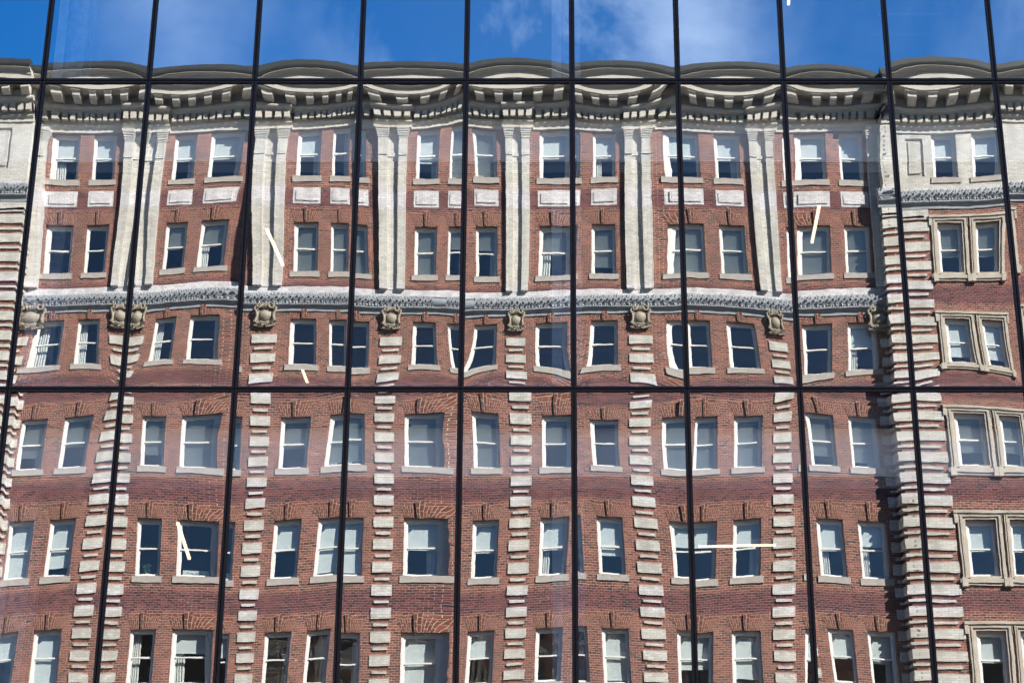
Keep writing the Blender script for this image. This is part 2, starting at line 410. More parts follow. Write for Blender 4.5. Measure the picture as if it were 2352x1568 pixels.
# floors and dark rooms behind the windows
mb = MB()
X0, X1 = XL - 14, XR + 14
mb.poly([(X1, -5, 0), (X0, -5, 0), (X0, -5, WALL_TOP), (X1, -5, WALL_TOP)])
for r in range(6):
    z = SILL[r] - .85
    mb.poly([(X0, -5, z), (X1, -5, z), (X1, -.25, z), (X0, -.25, z)]); mb.poly([(X0, -5, z - .3), (X1, -5, z - .3), (X1, -.25, z - .3), (X0, -.25, z - .3)])
for x in [XC + PITCHX * j for j in range(-4, 4)]:
    mb.box(x - .08, x + .08, -5, -.28, 0, WALL_TOP, skip='fb')
mb.poly([(X0, -5.0, 34.6), (X1, -5.0, 34.6), (X1, -.25, 34.6), (X0, -.25, 34.6)])
mb.build('room_interior', M['room'], bb)
mb = MB(); mb.box(X0, X1, -14, -5.01, 0, 35.6); mb.poly([(X0, -5.0, 35.6), (X1, -5.0, 35.6), (X1, .3, 35.6), (X0, .3, 35.6)]); mb.build('roof', M['gutter'], bb)

# ---- one window of each kind, copied
def bars(mb, x0, x1, z0, z1, t, y0, y1, tb=None, tt=None):
    tb = tb or t; tt = tt or t
    mb.box(x0, x0 + t, y0, y1, z0, z1); mb.box(x1 - t, x1, y0, y1, z0, z1)
    mb.box(x0 + t, x1 - t, y0 + .001, y1 - .001, z0, z0 + tb); mb.box(x0 + t, x1 - t, y0 + .001, y1 - .001, z1 - tt, z1)
BL = {}
def add_window(x, z, w, h, rowi, coli, y=0.0, style='arch', blind=.5, kind='blind', curtain=None):
    """window part: its own mesh is the white outer frame; sub-parts are sashes, panes, blind, sill, lintel"""
    key = (round(w, 2), round(h, 2), style)
    if key not in BL:
        d = {}
        f = MB(); bars(f, 0, w, 0, h, .075, -.20, -.12, tb=.05, tt=.10)
        f.box(.075, .095, -.19, -.15, .05, h - .10); f.box(w - .095, w - .075, -.19, -.15, .05, h - .10)
        d['window'] = f.mesh('window')
        hm = h * .5
        u = MB(); bars(u, .095, w - .095, hm - .02, h - .10, .045, -.205, -.165, tb=.05, tt=.055); d['upper_sash'] = u.mesh('upper_sash')
        l = MB(); bars(l, .095, w - .095, .05, hm + .02, .045, -.245, -.208, tb=.075, tt=.045); d['lower_sash'] = l.mesh('lower_sash')
        p = MB(); p.poly([(w - .14, -.185, hm + .03), (.14, -.185, hm + .03), (.14, -.185, h - .155), (w - .14, -.185, h - .155)]); d['upper_pane'] = p.mesh('pane')
        p = MB(); p.poly([(w - .14, -.227, .125), (.14, -.227, .125), (.14, -.227, hm - .025), (w - .14, -.227, hm - .025)]); d['lower_pane'] = p.mesh('pane')
        if style == 'arch' or style == 'plain':
            s = MB(); s.box(-.10, w + .10, -.12, .045, -.20, 0, skip='f'); s.box(-.10, w + .10, -.0, .0455, -.005, .012, skip='f'); d['sill'] = s.mesh('sill')
        if style == 'arch':
            a = MB(); ah = .40; n = 10; yy = .004
            bx = [i / n * w for i in range(n + 1)]; tx = [-.17 + i / n * (w + .34) for i in range(n + 1)]
            for i in range(n):
                if abs((i + .5) / n - .5) < .1: continue
                a.poly([(bx[i+1], yy, 0), (bx[i], yy, 0), (tx[i], yy, ah), (tx[i+1], yy, ah)],
                       uv=[(0, bx[i+1] * 1.2), (0, bx[i] * 1.2), (ah * 1.02, tx[i] * .87 + .15), (ah * 1.02, tx[i+1] * .87 + .15)])
            a.poly([(tx[-1], yy, ah), (tx[0], yy, ah), (tx[0], yy, ah + .05), (tx[-1], yy, ah + .05)])
            d['lintel'] = a.mesh('lintel')
            k = MB(); c = w / 2; kb, kt, kh, kp = .085, .125, ah + .15, .07
            q = [(c - kb, -.02), (c + kb, -.02), (c + kt, kh), (c - kt, kh)]
            k.poly([(q[1][0], kp, q[1][1]), (q[0][0], kp, q[0][1]), (q[3][0], kp, q[3][1]), (q[2][0], kp, q[2][1])],
                   uv=[(0, .16), (0, 0), (kh, 0), (kh, .16)])
            k.poly([(q[0][0], kp, q[0][1]), (q[0][0], 0, q[0][1]), (q[3][0], 0, q[3][1]), (q[3][0], kp, q[3][1])])
            k.poly([(q[1][0], 0, q[1][1]), (q[1][0], kp, q[1][1]), (q[2][0], kp, q[2][1]), (q[2][0], 0, q[2][1])])
            k.poly([(q[3][0], kp, kh), (q[3][0], 0, kh), (q[2][0], 0, kh), (q[2][0], kp, kh)])
            k.poly([(q[0][0], 0, -.02), (q[0][0], kp, -.02), (q[1][0], kp, -.02), (q[1][0], 0, -.02)])
            d['keystone'] = k.mesh('keystone')
        if style == 'stone':
            s = MB()
            # moulded stone architrave with ears and a lug sill
            for (t0, t1, pr) in ((.0, .09, .05), (.09, .15, .10), (.15, .215, .075)):
                s.box(-t1, -t0, -.02, pr, -t1 * .4, h + t1 * .9, skip='f'); s.box(w + t0, w + t1, -.02, pr, -t1 * .4, h + t1 * .9, skip='f')
                s.box(-t0, w + t0, -.02, pr + .001, h + t0 * .9, h + t1 * .9, skip='f')
            s.box(-.30, -.215, -.02, .10, h - .12, h + .28, skip='f'); s.box(w + .215, w + .30, -.02, .10, h - .12, h + .28, skip='f')
            s.box(-.30, w + .30, -.02, .13, h + .195, h + .285, skip='f')
            s.box(-.30, w + .30, -.02, .11, -.22, -.09, skip='f'); s.box(-.24, w + .24, -.02, .06, -.30, -.22, skip='f')
            s.box(-.26, -.10, -.02, .13, -.34, -.06, skip='f'); s.box(w + .10, w + .26, -.02, .13, -.34, -.06, skip='f')
            s.box(-.0, w, -.12, .05, -.09, .01, skip='f')
            d['stone_surround'] = s.mesh('stone_surround')
        mats = dict(window='paint', upper_sash='paint', lower_sash='paint', upper_pane='sash_glass', lower_pane='sash_glass', sill='stone', lintel='arch', keystone='arch', stone_surround='surround')
        for n_, me in d.items(): me.materials.append(M[mats[n_]])
        BL[key] = d
    d = BL[key]
    root = link('window', d['window'], bb, (x, y, z))
    for n_, me in d.items():
        if n_ == 'window': continue
        zz = h if n_ in ('lintel', 'keystone') else 0
        link({'upper_pane': 'pane', 'lower_pane': 'pane'}.get(n_, n_), me, root, (0, 0, zz))
    if blind > 0:
        k2 = ('blind', round(w, 2), round(h, 2), round(blind, 2), kind)
        if k2 not in BL:
            s = MB(); yb = -.30 if kind == 'blind' else -.31; zt = h - .08; zb = .04 + (h - .12) * (1 - blind)
            if kind == 'blind':
                n = max(4, int((zt - zb) / .028))
                for i in range(n):
                    za = zb + (zt - zb) * i / n; zc = zb + (zt - zb) * (i + .86) / n
                    s.poly([(w - .10, yb - .010, za), (.10, yb - .010, za), (.10, yb + .008, zc), (w - .10, yb + .008, zc)])
            else:
                s.poly([(w - .10, yb, zb), (.10, yb, zb), (.10, yb, zt), (w - .10, yb, zt)]); s.box(.10, w - .10, yb - .01, yb + .012, zb - .025, zb)
            me = s.mesh('blind'); me.materials.append(M['blind' if kind == 'blind' else 'shade']); BL[k2] = me
        link('blind', BL[k2], root)
    if curtain:
        k3 = ('curtain', round(w, 2), round(h, 2), curtain)
        if k3 not in BL:
            s = MB(); n = 14; a0, a1 = (.10, .10 + .30 * w) if curtain == 'l' else (w - .10 - .26 * w, w - .10)
            for i in range(n):
                xa, xb = a0 + (a1 - a0) * i / n, a0 + (a1 - a0) * (i + 1) / n
                ya, yb_ = -.40 + .03 * math.sin(i * 1.7), -.40 + .03 * math.sin((i + 1) * 1.7)
                s.poly([(xb, yb_, .03), (xa, ya, .03), (xa, ya, h - .05), (xb, yb_, h - .05)], smooth=True)
            me = s.mesh('curtain'); me.materials.append(M['paint']); BL[k3] = me
        link('curtain', BL[k3], root)
    return root

S_, B_ = 'shade', 'blind'
rows = [
 [(.5,S_),(.5,S_),(.5,S_),(.5,S_),(.5,S_),(0,0),(.6,S_),(.9,B_),(.5,S_),(.5,S_),(.5,S_),(.5,S_),(.5,S_),(.5,S_)],
 [(0,0),(0,0),(.5,B_),(.5,B_),(1,B_),(1,B_),(1,B_),(.5,B_),(.55,B_),(.8,B_),(1,B_),(1,B_),(1,B_),(1,B_)],
 [(0,0),(0,0),(0,0),(0,0),(0,0),(0,0),(0,0),(0,0),(0,0),(0,0),(0,0),(0,0),(0,0),(.5,S_)],
 [(.6,B_),(.6,B_),(.6,B_),(1,B_),(.55,B_),(.9,B_),(1,B_),(1,B_),(.5,B_),(0,0),(1,B_),(1,B_),(.7,B_),(.8,B_)],
 [(.8,S_),(.8,S_),(0,0),(0,0),(.6,S_),(.9,S_),(.5,S_),(.5,S_),(.5,S_),(.5,S_),(.5,S_),(.5,S_),(.5,S_),(.5,S_)],
 [(.5,S_),(1,S_),(0,0),(.5,S_),(0,0),(0,0),(.9,S_),(.5,S_),(0,0),(.9,S_),(.6,S_),(.8,S_),(.5,S_),(.5,S_)],
]
wr = random.Random(5)
for ri in range(6):
    for ci, x in enumerate(MAINW):
        b, k = rows[ri][ci]
        if b and b < .95 and ri: b = round(b + wr.choice((-.12, -.05, 0, 0, .06, .13)), 2)
        cu = wr.choice((None, None, None, 'l', 'l', 'r')) if ri not in (4,) or ci > 3 else None
        add_window(x, SILL[ri], OW, HEAD[ri] - SILL[ri], ri, ci, 0, 'plain' if ri == 0 else 'arch', b, k, cu)
    for wi, x in enumerate(PAVW_R + PAVW_L):
        h = HEAD[0] - SILL[0] if ri == 0 else PAVHEAD
        add_window(x, SILL[ri], PW_, h, ri, wi, PAV, 'plain' if ri == 0 else 'stone', [.5, .6, .8, .7, .5, .5][ri], [S_, B_, S_, B_, S_, S_][ri])

# ---- white brick panels above the second row
for x in MAINW:
    s = MB(); z0, z1 = 31.33, 31.93; a, b = x - .06, x + OW + .06
    s.box(a, b, -.02, .012, z0, z1, skip='f')
    t = .11
    s.box(a + t, b - t, 0, .045, z0 + t, z1 - t, skip='f')
    s.build('brick_panel', M['white_brick'], bb)

# ---- pilasters of the two upper storeys
def pilaster(x0, x1, z0, z1, half=False):
    s = MB(); w = x1 - x0
    s.box(x0, x1, -.02, .05, z0, z1, skip='f')
    sh = .29 if not half else w
    for (a, b) in (((x0, x0 + sh), (x1 - sh, x1)) if not half else ((x0, x1),)):
        s.box(a, b, .05, .19, z0, 33.18, skip='f')
        s.box(a - .0, b + .0, .05, .225, 33.18, 33.30, skip='f')
        s.box(a, b, .05, .195, 33.30, 33.86, skip='f')
        for i, (zz, e) in enumerate(((33.86, .02), (33.94, .045), (34.02, .07), (34.10, .095), (34.18, .12))):
            s.box(a - e * .6, b + e * .6, .05, .195 + e, zz, zz + (.08 if i < 4 else .13), skip='f')
    if not half:
        s.box(x0 + sh, x1 - sh, .05, .085, 33.18, 33.30, skip='f')
    return s.build('pilaster', M['white_brick'], bb)
for px in PIL: pilaster(px - .47, px + .47, 28.13, WALL_TOP)
pilaster(XR - .25, XR, 28.13, WALL_TOP, True); pilaster(XL, XL + .25, 28.13, WALL_TOP, True)
mb = MB(); mb.box(XL, XR, -.02, .03, 27.84, 28.13, skip='f'); mb.build('base_course', M['white_brick'], bb)

# ---- garland belt course
def garland(x0, x1, z, y, name='garland_belt'):
    s = MB(); rnd = random.Random(int(x0 * 10) + 5)
    prof = [(y, z - .66), (y + .05, z - .65), (y + .055, z - .55), (y + .09, z - .53), (y + .12, z - .47), (y + .19, z - .44), (y + .19, z - .40), (y + .12, z - .385)]
    for k in range(9):
        a = -math.pi / 2 + math.pi * k / 8
        prof.append((y + .10 + .13 * math.cos(a), z - .19 + .17 * math.sin(a)))
    prof += [(y + .14, z + .0), (y + .14, z + .03), (y, z + .05)]
    s.sweep(prof, x0, x1)
    n = int((x1 - x0) / .235)
    flat = [(-4.0, -3.5)]
    for i in range(n):
        cx = x0 + (i + .5) * (x1 - x0) / n
        if abs(cx + 3.3) < .28: 
            continue
        j = lambda a: rnd.uniform(-a, a)
        cy = y + .10; cz = z - .19
        for (dx, a0, a1, w, sh) in ((-.08, .35, 1.25, .06, .07), (.05, .2, 1.1, .055, .10), (-.03, -.25, .45, .06, .12), (.09, -.55, .1, .05, .10), (-.09, -.7, -1.3, .05, .03), (.03, -.6, -1.35, .055, -.03), (.11, -.9, -1.5, .035, .02), (-.05, 1.0, 1.7, .045, -.06), (.02, 1.1, 1.75, .05, .02), (-.10, .7, 1.45, .045, .03), (.10, .9, 1.5, .045, .05)):
            a0 += j(.1); a1 += j(.12)
            ra, rb = .135, .215 + j(.02)
            b_ = (cx + dx, cy + ra * math.cos(a0) * .95, cz + (ra + .035) * math.sin(a0))
            t_ = (cx + dx + sh + j(.02), cy + rb * math.cos(a1) * .95, cz + (rb + (.06 if a1 > 1.2 else .02)) * math.sin(a1))
            am = (a0 + a1) / 2
            s.leaf(b_, t_, w, (0, math.cos(am), math.sin(am)), lift=.055)
    s.build(name, M['belt'], bb)
garland(XL, XR, 27.80, 0)
garland(XR - .12, XR + 14, GAR_P + .42, PAV)
garland(XL - 14, XL + .12, GAR_P + .42, PAV)

# ---- quoin strips under the cartouches and on the pavilion corners
def quoins(x0, x1, ztop, zbot, y=0.0, anchor=None, wide_in=.11, name='quoin_strip', left_in=True, right_in=True, pr=.055):
    s = MB(); u = ROW; p = 9 * u
    k0 = math.floor((zbot - 17.80) / p) - 1; k1 = math.ceil((ztop - 17.80) / p) + 1
    for k in range(k0, k1):
        zb = 17.80 + k * p + .12
        if zb >= zbot and zb + 4 * u <= ztop: s.box(x0, x1, y - .02, y + pr, zb, zb + 4 * u, skip='f')
        zs = zb + 6 * u
        if zs >= zbot and zs + u <= ztop: s.box(x0 + (wide_in if left_in else 0), x1 - (wide_in if right_in else 0), y - .02, y + pr, zs, zs + u, skip='f')
    return s.build(name, M['white_brick'], bb)
for px in PIL: quoins(px - .42, px + .42, 26.42, 1.0)
for s0, (a, b) in enumerate(((XR - .25, XR), (XL, XL + .25))):
    quoins(a, b, 26.42, 1.0, left_in=(s0 == 0), right_in=(s0 == 1), wide_in=.09)
# pavilion corner quoins wrap the corner
def corner_quoins(xc, sgn):
    s = MB(); u = ROW; p = 9 * u
    k = -24
    while True:
        zb = 17.80 + k * p + .12; k += 1
        if zb + 7 * u > GAR_P - .25: break
        if zb < 1: continue
        for (z0, z1, w) in ((zb, zb + 4 * u, 1.5), (zb + 6 * u, zb + 7 * u, 1.34)):
            a, b = (xc - .055, xc + w) if sgn > 0 else (xc - w, xc + .055)
            s.box(a, b, .0, PAV + .055, z0, z1, skip='f')
    s.box(*( (xc - .055, xc + 1.5) if sgn > 0 else (xc - 1.5, xc + .055)), 0, PAV + .055, GAR_P - .62, GAR_P - .26, skip='f')
    s.build('corner_quoins', M['white_brick'], bb)
corner_quoins(XR, 1); corner_quoins(XL, -1)

# ---- carved cartouches
def cartouche_mesh():
    s = MB()
    s.ell((0, .06, .02), (.22, .13, .225), 18, 12)
    # backing scrollwork
    def P(pts, r): s.tube(pts, r, 7)
    for sg in (-1, 1):
        P([(sg * .10, .05, -.38), (sg * .25, .10, -.33), (sg * .315, .12, -.20), (sg * .27, .13, -.05), (sg * .285, .14, .10), (sg * .34, .14, .20), (sg * .345, .15, .29), (sg * .30, .16, .315), (sg * .275, .16, .28)],
          [.03, .05, .055, .05, .045, .05, .05, .045, .03])
        P([(sg * .215, .10, -.26), (sg * .255, .12, -.12), (sg * .24, .13, .03), (sg * .245, .13, .14)], [.02, .03, .025, .02])
        sp = []
        for i in range(15):
            a = math.pi * .5 - i * .42; r = .115 - i * .0065
            sp.append((sg * (.175 + r * math.cos(a)), .17 + i * .003, .33 + r * math.sin(a)))
        P(sp, [.035] * 10 + [.03, .027, .024, .02, .02])
        P([(sg * .07, .16, .42), (sg * .16, .14, .40), (sg * .27, .12, .33)], [.03, .035, .03])
        for i in range(6):
            a = -.2 - i * .27
            b = (sg * (.05 + .05 * i), .10, -.27 - .02 * math.sin(i)); t = (sg * (.12 + .052 * i), .20, -.36 - .03 * (i % 2) + .035 * i)
            s.leaf(b, t, .05, (sg * .3, 1, -.3), lift=.05)
            b = (sg * (.02 + .05 * i), .08, -.36); t = (sg * (.10 + .055 * i), .13, -.46 + .015 * i)
            s.leaf(b, t, .045, (0, 1, -.4), lift=.04)
        s.leaf((sg * .20, .10, -.30), (sg * .36, .16, -.16), .05, (sg, 1, 0), lift=.05)
        s.leaf((sg * .26, .08, -.36), (sg * .40, .12, -.42), .05, (0, 1, 0), lift=.05)
    for k in range(-2, 3):
        P([(k * .035, .10, .24), (k * .045, .17, .34), (k * .052, .17, .43), (k * .06, .10, .48)], [.016, .022, .022, .014])
    for k in range(7):
        a = k / 6
        s.ell(((a - .5) * .22, .19, -.27 - .03 * math.sin(a * math.pi) - .02 * (k % 2)), (.035, .04, .04), 7, 5)
    s.box(-.30, .30, -.02, .07, -.40, .36, skip='f')
    s.box(-.24, .24, -.02, .065, .36, .44, skip='f')
    me = s.mesh('cartouche'); me.materials.append(M['carved']); return me
cm = cartouche_mesh()
for px in PIL + [XR - .25, XL + .25]:
    link('cartouche', cm, bb, (px, .03, 26.95))

# ---- main cornice
cor = empty('cornice', (0, 0, 0), bb)
def entab(x0, x1, off, name='entablature'):
    s = MB(); o = off
    s.sweep([(o - .3, 34.26), (o + .06, 34.26), (o + .06, 34.38), (o + .10, 34.40), (o + .155, 34.46), (o + .155, 34.50), (o + .10, 34.52), (o + .10, 34.89),
             (o + .36, 34.89), (o + .36, 34.93), (o + .40, 34.95)], x0, x1)
    roll = [(o + .40 + .0, 34.95)]
    for k in range(7):
        a = -math.pi / 2 + math.pi * k / 6; roll.append((o + .40 + .12 * math.cos(a), 35.04 + .085 * math.sin(a)))
    roll.append((o - .3, 35.13))
    s.sweep(roll, x0, x1, smooth=False)
    return s
def dentils(s, x0, x1, off):
    n = max(1, round((x1 - x0) / .30)); st = (x1 - x0) / n
    for i in range(n):
        c = x0 + (i + .5) * st
        s.box(c - .095, c + .095, off + .09, off + .34, 34.61, 34.888, skip='ft')
runs = []
edges = [XL] + [v for px in PIL for v in (px - .60, px + .60)] + [XR]
for i in range(len(edges) - 1): runs.append((edges[i], edges[i + 1], .16 if i % 2 else 0.0))
runs += [(XR, XR + 14, PAV), (XL - 14, XL, PAV)]
s = MB(); dm = MB()
for a, b, o in runs:
    e = entab(a, b, o); base = len(s.v)
    s.v += e.v; s.f += [tuple(i + base for i in f) for f in e.f]; s.uv += e.uv; s.m += e.m; s.sm += e.sm
    dentils(dm, a + .02, b - .02, o)
s.build('entablature', M['cornice'], cor); dm.build('dentil_course', M['cornice'], cor)
# modillions
mod = MB()
mod.sweep([(0, 35.13), (.20, 35.13), (.44, 35.19), (.50, 35.26), (.50, 35.36), (.56, 35.41), (.56, 35.48), (0, 35.48)], -.145, .145)
mod.box(-.175, .175, 0, .59, 35.42, 35.48)
mm = mod.mesh('modillion'); mm.materials.append(M['cornice'])
def mods(a, b, off):
    n = round((b - a) / .69); st = (b - a) / n
    for i in range(n): link('modillion', mm, cor, (a + (i + .5) * st, off + .42, 0))
mods(XL + .3, XR, 0); mods(XR, XR + 8.4, PAV); mods(XL - 8.4, XL + .1, PAV)
def crown(a, b, off):
    s = MB()
    s.sweep([(off - .3, 35.14), (off + .30, 35.14), (off + .30, 35.48), (off + 1.06, 35.48), (off + 1.06, 35.68), (off + 1.10, 35.70), (off + 1.12, 35.76), (off + 1.20, 35.83), (off + 1.28, 35.88), (off + 1.28, 35.92), (off - .3, 35.96)], a, b)
    s.build('corona', M['cornice'], cor)
    s = MB(); s.sweep([(off + .9, 35.92), (off + 1.31, 35.92), (off + 1.34, 36.00), (off + 1.34, 36.04), (off + 1.30, 36.06), (off + 1.28, 36.22), (off + .6, 36.25)], a, b); s.build('roof_gutter', M['gutter'], cor)
crown(XL, XR - .02, 0); crown(XR, XR + 14, PAV); crown(XL - 14, XL, PAV)

# ================================================================== GLASS OFFICE BUILDING (in front of the camera, facing -y)
gb = empty('glass_office_building', (0, 0, 0))
tag(gb, 'glass curtain wall with black bronze frames mirroring the brick block and blue sky', 'building')
PW, PH = 1.5, 4.66
XM = 0.375                      # a mullion axis close to the camera axis
ZM = 10.57                      # a transom axis
cols = range(-11, 11); rws = range(-1, 3)
FIT = {(-6,1): (-92,29,-10,4,-1,0,0,-7,8,-5,3,-1,0,0,-1,1,-1,1,0,0,0,0,0,0,0,0,0,0),
 (-5,-1): (277,36,23,-39,-16,25,-234,233,60,-10,33,11,-21,-67,13,53,-14,-18,3,3,4,10,7,5,-10,6,-2,-3),
 (-5,0): (-166,-107,53,3,3,12,40,-69,-55,2,7,0,3,-63,-7,33,-42,22,14,-34,7,18,-15,18,32,-1,-5,-8),
 (-5,1): (97,-15,-5,10,-10,8,0,4,0,-6,8,-9,7,0,-3,7,-9,9,-7,0,-2,5,-7,7,0,-1,2,-3),
 (-4,-1): (386,8,40,-21,-22,13,-248,-114,-52,56,42,9,3,-15,-1,19,4,11,10,58,15,0,-2,-3,22,-3,-5,-4),
 (-4,0): (96,-210,20,2,26,-22,-188,240,5,28,12,2,16,-71,13,44,-36,15,24,35,-21,-1,17,-32,30,-5,-13,-6),
 (-4,1): (-97,36,-17,9,-5,3,0,6,-7,5,-3,2,-1,0,-4,7,-8,7,-4,0,0,0,0,0,0,0,0,0),
 (-3,-1): (272,42,41,-39,-9,42,-61,210,-18,-15,-4,4,-2,-81,86,14,-21,27,-14,22,15,9,2,-4,-17,6,-5,-3),
 (-3,0): (74,-45,24,-32,-23,9,41,-88,45,54,6,-24,-25,-39,-21,17,6,20,17,-75,-20,7,8,6,-17,13,-14,2),
 (-3,1): (200,-32,-8,17,-16,12,0,-11,10,-4,0,2,-2,0,-13,26,-27,20,-10,0,2,-4,5,-5,0,1,-2,2),
 (-2,-1): (335,195,-37,-20,13,2,17,-42,-45,11,18,20,17,14,9,-5,7,12,-1,86,-2,-3,0,-6,21,0,0,3),
 (-2,0): (-208,29,107,-33,-32,-13,-72,-50,71,63,9,14,-14,-33,80,76,20,54,20,-54,-39,31,-16,10,-18,1,-7,-9),
 (-2,1): (16,-4,0,1,-1,1,0,-7,8,-5,3,-1,0,0,-2,4,-4,3,-2,0,0,0,0,0,0,0,0,0),
 (-1,-1): (436,-22,70,-19,-9,46,70,180,-82,-54,-4,2,13,-80,32,13,-4,3,0,2,8,-6,1,4,6,2,-6,0),
 (-1,0): (-251,78,99,-53,-13,13,9,3,-54,11,35,-8,10,-31,54,46,-21,41,-27,33,-2,-31,11,-12,4,-13,16,-2),
 (-1,1): (247,-51,1,11,-12,9,0,-11,12,-7,3,-1,0,0,-14,26,-28,20,-11,0,1,-3,3,-3,0,0,0,0),
 (0,-1): (441,-24,-13,-47,-27,16,-3,-267,20,56,51,16,-7,-31,10,-9,12,19,-12,19,-5,-10,-8,-2,0,31,4,-3),
 (0,0): (-109,-17,53,-42,-25,23,-101,55,33,22,25,4,23,24,-10,37,30,58,12,49,18,-32,-16,3,15,-15,1,-10),
 (0,1): (74,-11,-4,7,-7,5,0,-19,24,-17,10,-5,2,0,-8,15,-16,12,-7,0,1,-2,2,-2,0,0,0,0),
 (1,-1): (361,35,29,-37,-8,35,103,264,60,-49,-1,23,-25,-31,-28,-1,8,7,4,-11,22,-15,14,19,-13,-8,-20,4),
 (1,0): (-277,-10,1,-34,-5,2,65,-218,87,0,-11,20,-19,-21,11,55,24,24,20,4,14,4,3,9,-9,18,-10,-12),
 (1,1): (27,0,-5,6,-5,4,0,5,-6,4,-3,1,-1,0,-7,13,-14,11,-6,0,0,0,0,0,0,0,0,1),
 (2,-1): (350,21,65,-41,-34,30,-18,-186,9,-19,-13,5,-11,-14,76,-24,-1,7,-1,72,8,4,-4,-6,37,-5,2,6),
 (2,0): (-277,-11,22,12,-18,-13,67,99,-33,27,6,5,-32,4,-27,16,19,3,11,25,-15,-4,-23,-14,42,21,-13,0),
 (2,1): (-207,66,-24,9,-3,1,0,-37,42,-27,13,-4,0,0,-10,19,-22,18,-12,0,2,-4,5,-5,0,1,-2,3),
 (3,-1): (49,75,29,-18,-16,3,137,-59,-24,-20,-11,-5,0,55,23,-21,-8,-21,-1,-48,1,12,-5,-4,-18,-4,7,-1),
 (3,0): (-584,-102,8,-50,35,24,33,136,82,-58,14,9,-4,18,42,29,-24,33,0,-16,47,-16,-17,-20,2,5,-5,4),
 (3,1): (15,18,-21,17,-13,8,0,-9,10,-6,2,0,0,0,-13,25,-26,18,-9,0,1,-2,3,-2,0,0,0,0),
 (4,1): (-148,50,-20,9,-4,2,0,17,-21,15,-8,4,-2,0,-2,5,-5,4,-2,0,0,-1,1,-1,0,0,0,0)}
NI, NJ = 5, 7
FR, JT = .027, .009             # frame bar, half joint
# FIT: the measured bow of each pane, Legendre coefficients in 1/100 mm

def pane_mesh(c, r, H, B, tx, tz):
    w, h = PW - 2 * (FR + JT) + .012, PH - 2 * (FR + JT) + .012
    nx, nz = 22, 96
    xs = np.linspace(-w / 2, w / 2, nx + 1)
    tt = np.linspace(-1, 1, nz + 1); zs = (h / 2) * (tt * 1.0 + .10 * np.sin(math.pi * tt)) / 1.0
    X, Z = np.meshgrid(xs, zs)
    U, V = X / (w / 2), Z / (h / 2)
    rs = np.random.RandomState((c * 31 + r * 977 + 4096) % 100000)
    U1, V1 = X / (PW / 2), Z / (PH / 2); d = (1 - np.abs(V1)) * PH / 2
    hgt = H * (1 - U1**2) * (1 - .22 * V1**2) - B * (1 - U1**2) * np.exp(-d / .22) + tx * X + tz * Z
    if (c, r) in FIT:
        q = 0
        for i in range(NI):
            for j in range(NJ):
                if i == j == 0 or i + j > 7: continue
                hgt += FIT[(c, r)][q] * 1e-5 * np.polynomial.legendre.legval(U1, np.eye(NI)[i]) * np.polynomial.legendre.legval(V1, np.eye(NJ)[j]); q += 1
    # roller waves and slow unevenness of toughened glass
    for k in range(5):
        a, ph = rs.uniform(.35, 1.0), rs.uniform(0, 6.28); lam = rs.uniform(.45, 1.3)
        hgt += a * .9e-5 * lam * lam * np.sin(2 * math.pi * Z / lam + ph + rs.uniform(-1, 1) * U)
    for k in range(3):
        ph = rs.uniform(0, 6.28); lam = rs.uniform(.5, 1.0)
        hgt += .7e-5 * lam * lam * np.sin(2 * math.pi * (X + .3 * Z * rs.uniform(-1, 1)) / lam + ph)
    co = np.stack([X, -hgt, Z], -1).reshape(-1, 3)
    i, j = np.meshgrid(np.arange(nx), np.arange(nz)); a = (j * (nx + 1) + i).ravel()
    fs = np.stack([a, a + 1, a + nx + 2, a + nx + 1], -1)
    me = bpy.data.meshes.new('window'); me.from_pydata(co.tolist(), [], fs.tolist()); me.polygons.foreach_set('use_smooth', [True] * len(fs)); me.update()
    me.materials.append(M['curtain_glass'])
    return me

fm = MB(); w2, h2 = PW / 2 - JT, PH / 2 - JT
def fbar(x0, x1, z0, z1): fm.box(x0, x1, -.028, .12, z0, z1)
fbar(-w2, -w2 + FR, -h2, h2); fbar(w2 - FR, w2, -h2, h2)
fm.box(-w2 + FR, w2 - FR, -.0285, .119, h2 - FR, h2); fm.box(-w2 + FR, w2 - FR, -.0285, .119, -h2, -h2 + FR)
# slim stepped bead against the glass
g0 = w2 - FR; k0 = h2 - FR
fm.box(-g0, -g0 + .004, -.014, .03, -k0, k0, m=1); fm.box(g0 - .004, g0, -.014, .03, -k0, k0, m=1)
fm.box(-g0 + .004, g0 - .004, -.0145, .029, -k0, -k0 + .006, m=1); fm.box(-g0 + .004, g0 - .004, -.0145, .029, k0 - .006, k0, m=1)
fme = fm.mesh('window_frame'); fme.materials.append(M['bronze']); fme.materials.append(M['black'])

for r in rws:
    for c in cols:
        rs = random.Random(c * 53 + r * 311 + 9)
        H, B, tx, tz = 1.0, .5 , 0, 0
        if (c, r) not in FIT: H, B, tx, tz = H + rs.uniform(-.25, .3), B + rs.uniform(-.1, .3), rs.gauss(0, .3), rs.gauss(0, .3)
        me = pane_mesh(c, r, H * 1e-3, B * 1e-3, tx * 1e-3, tz * 1e-3)
        cx, cz = XM + (c + .5) * PW, ZM + (r + .5) * PH
        o = link('window', me, gb, (cx, 0, cz))
        link('window_frame', fme, o)
Xa, Xb = XM + cols[0] * PW, XM + (cols[-1] + 1) * PW
Za, Zb = ZM + rws[0] * PH, ZM + (rws[-1] + 1) * PH
for c in list(cols) + [cols[-1] + 1]:
    s = MB(); x = XM + c * PW; s.box(x - .03, x + .03, .006, .16, Za, Zb); s.build('mullion', M['black'], gb)
for r in list(rws) + [rws[-1] + 1]:
    s = MB(); z = ZM + r * PH; s.box(Xa, Xb, .004, .162, z - .03, z + .03); s.build('transom', M['black'], gb)
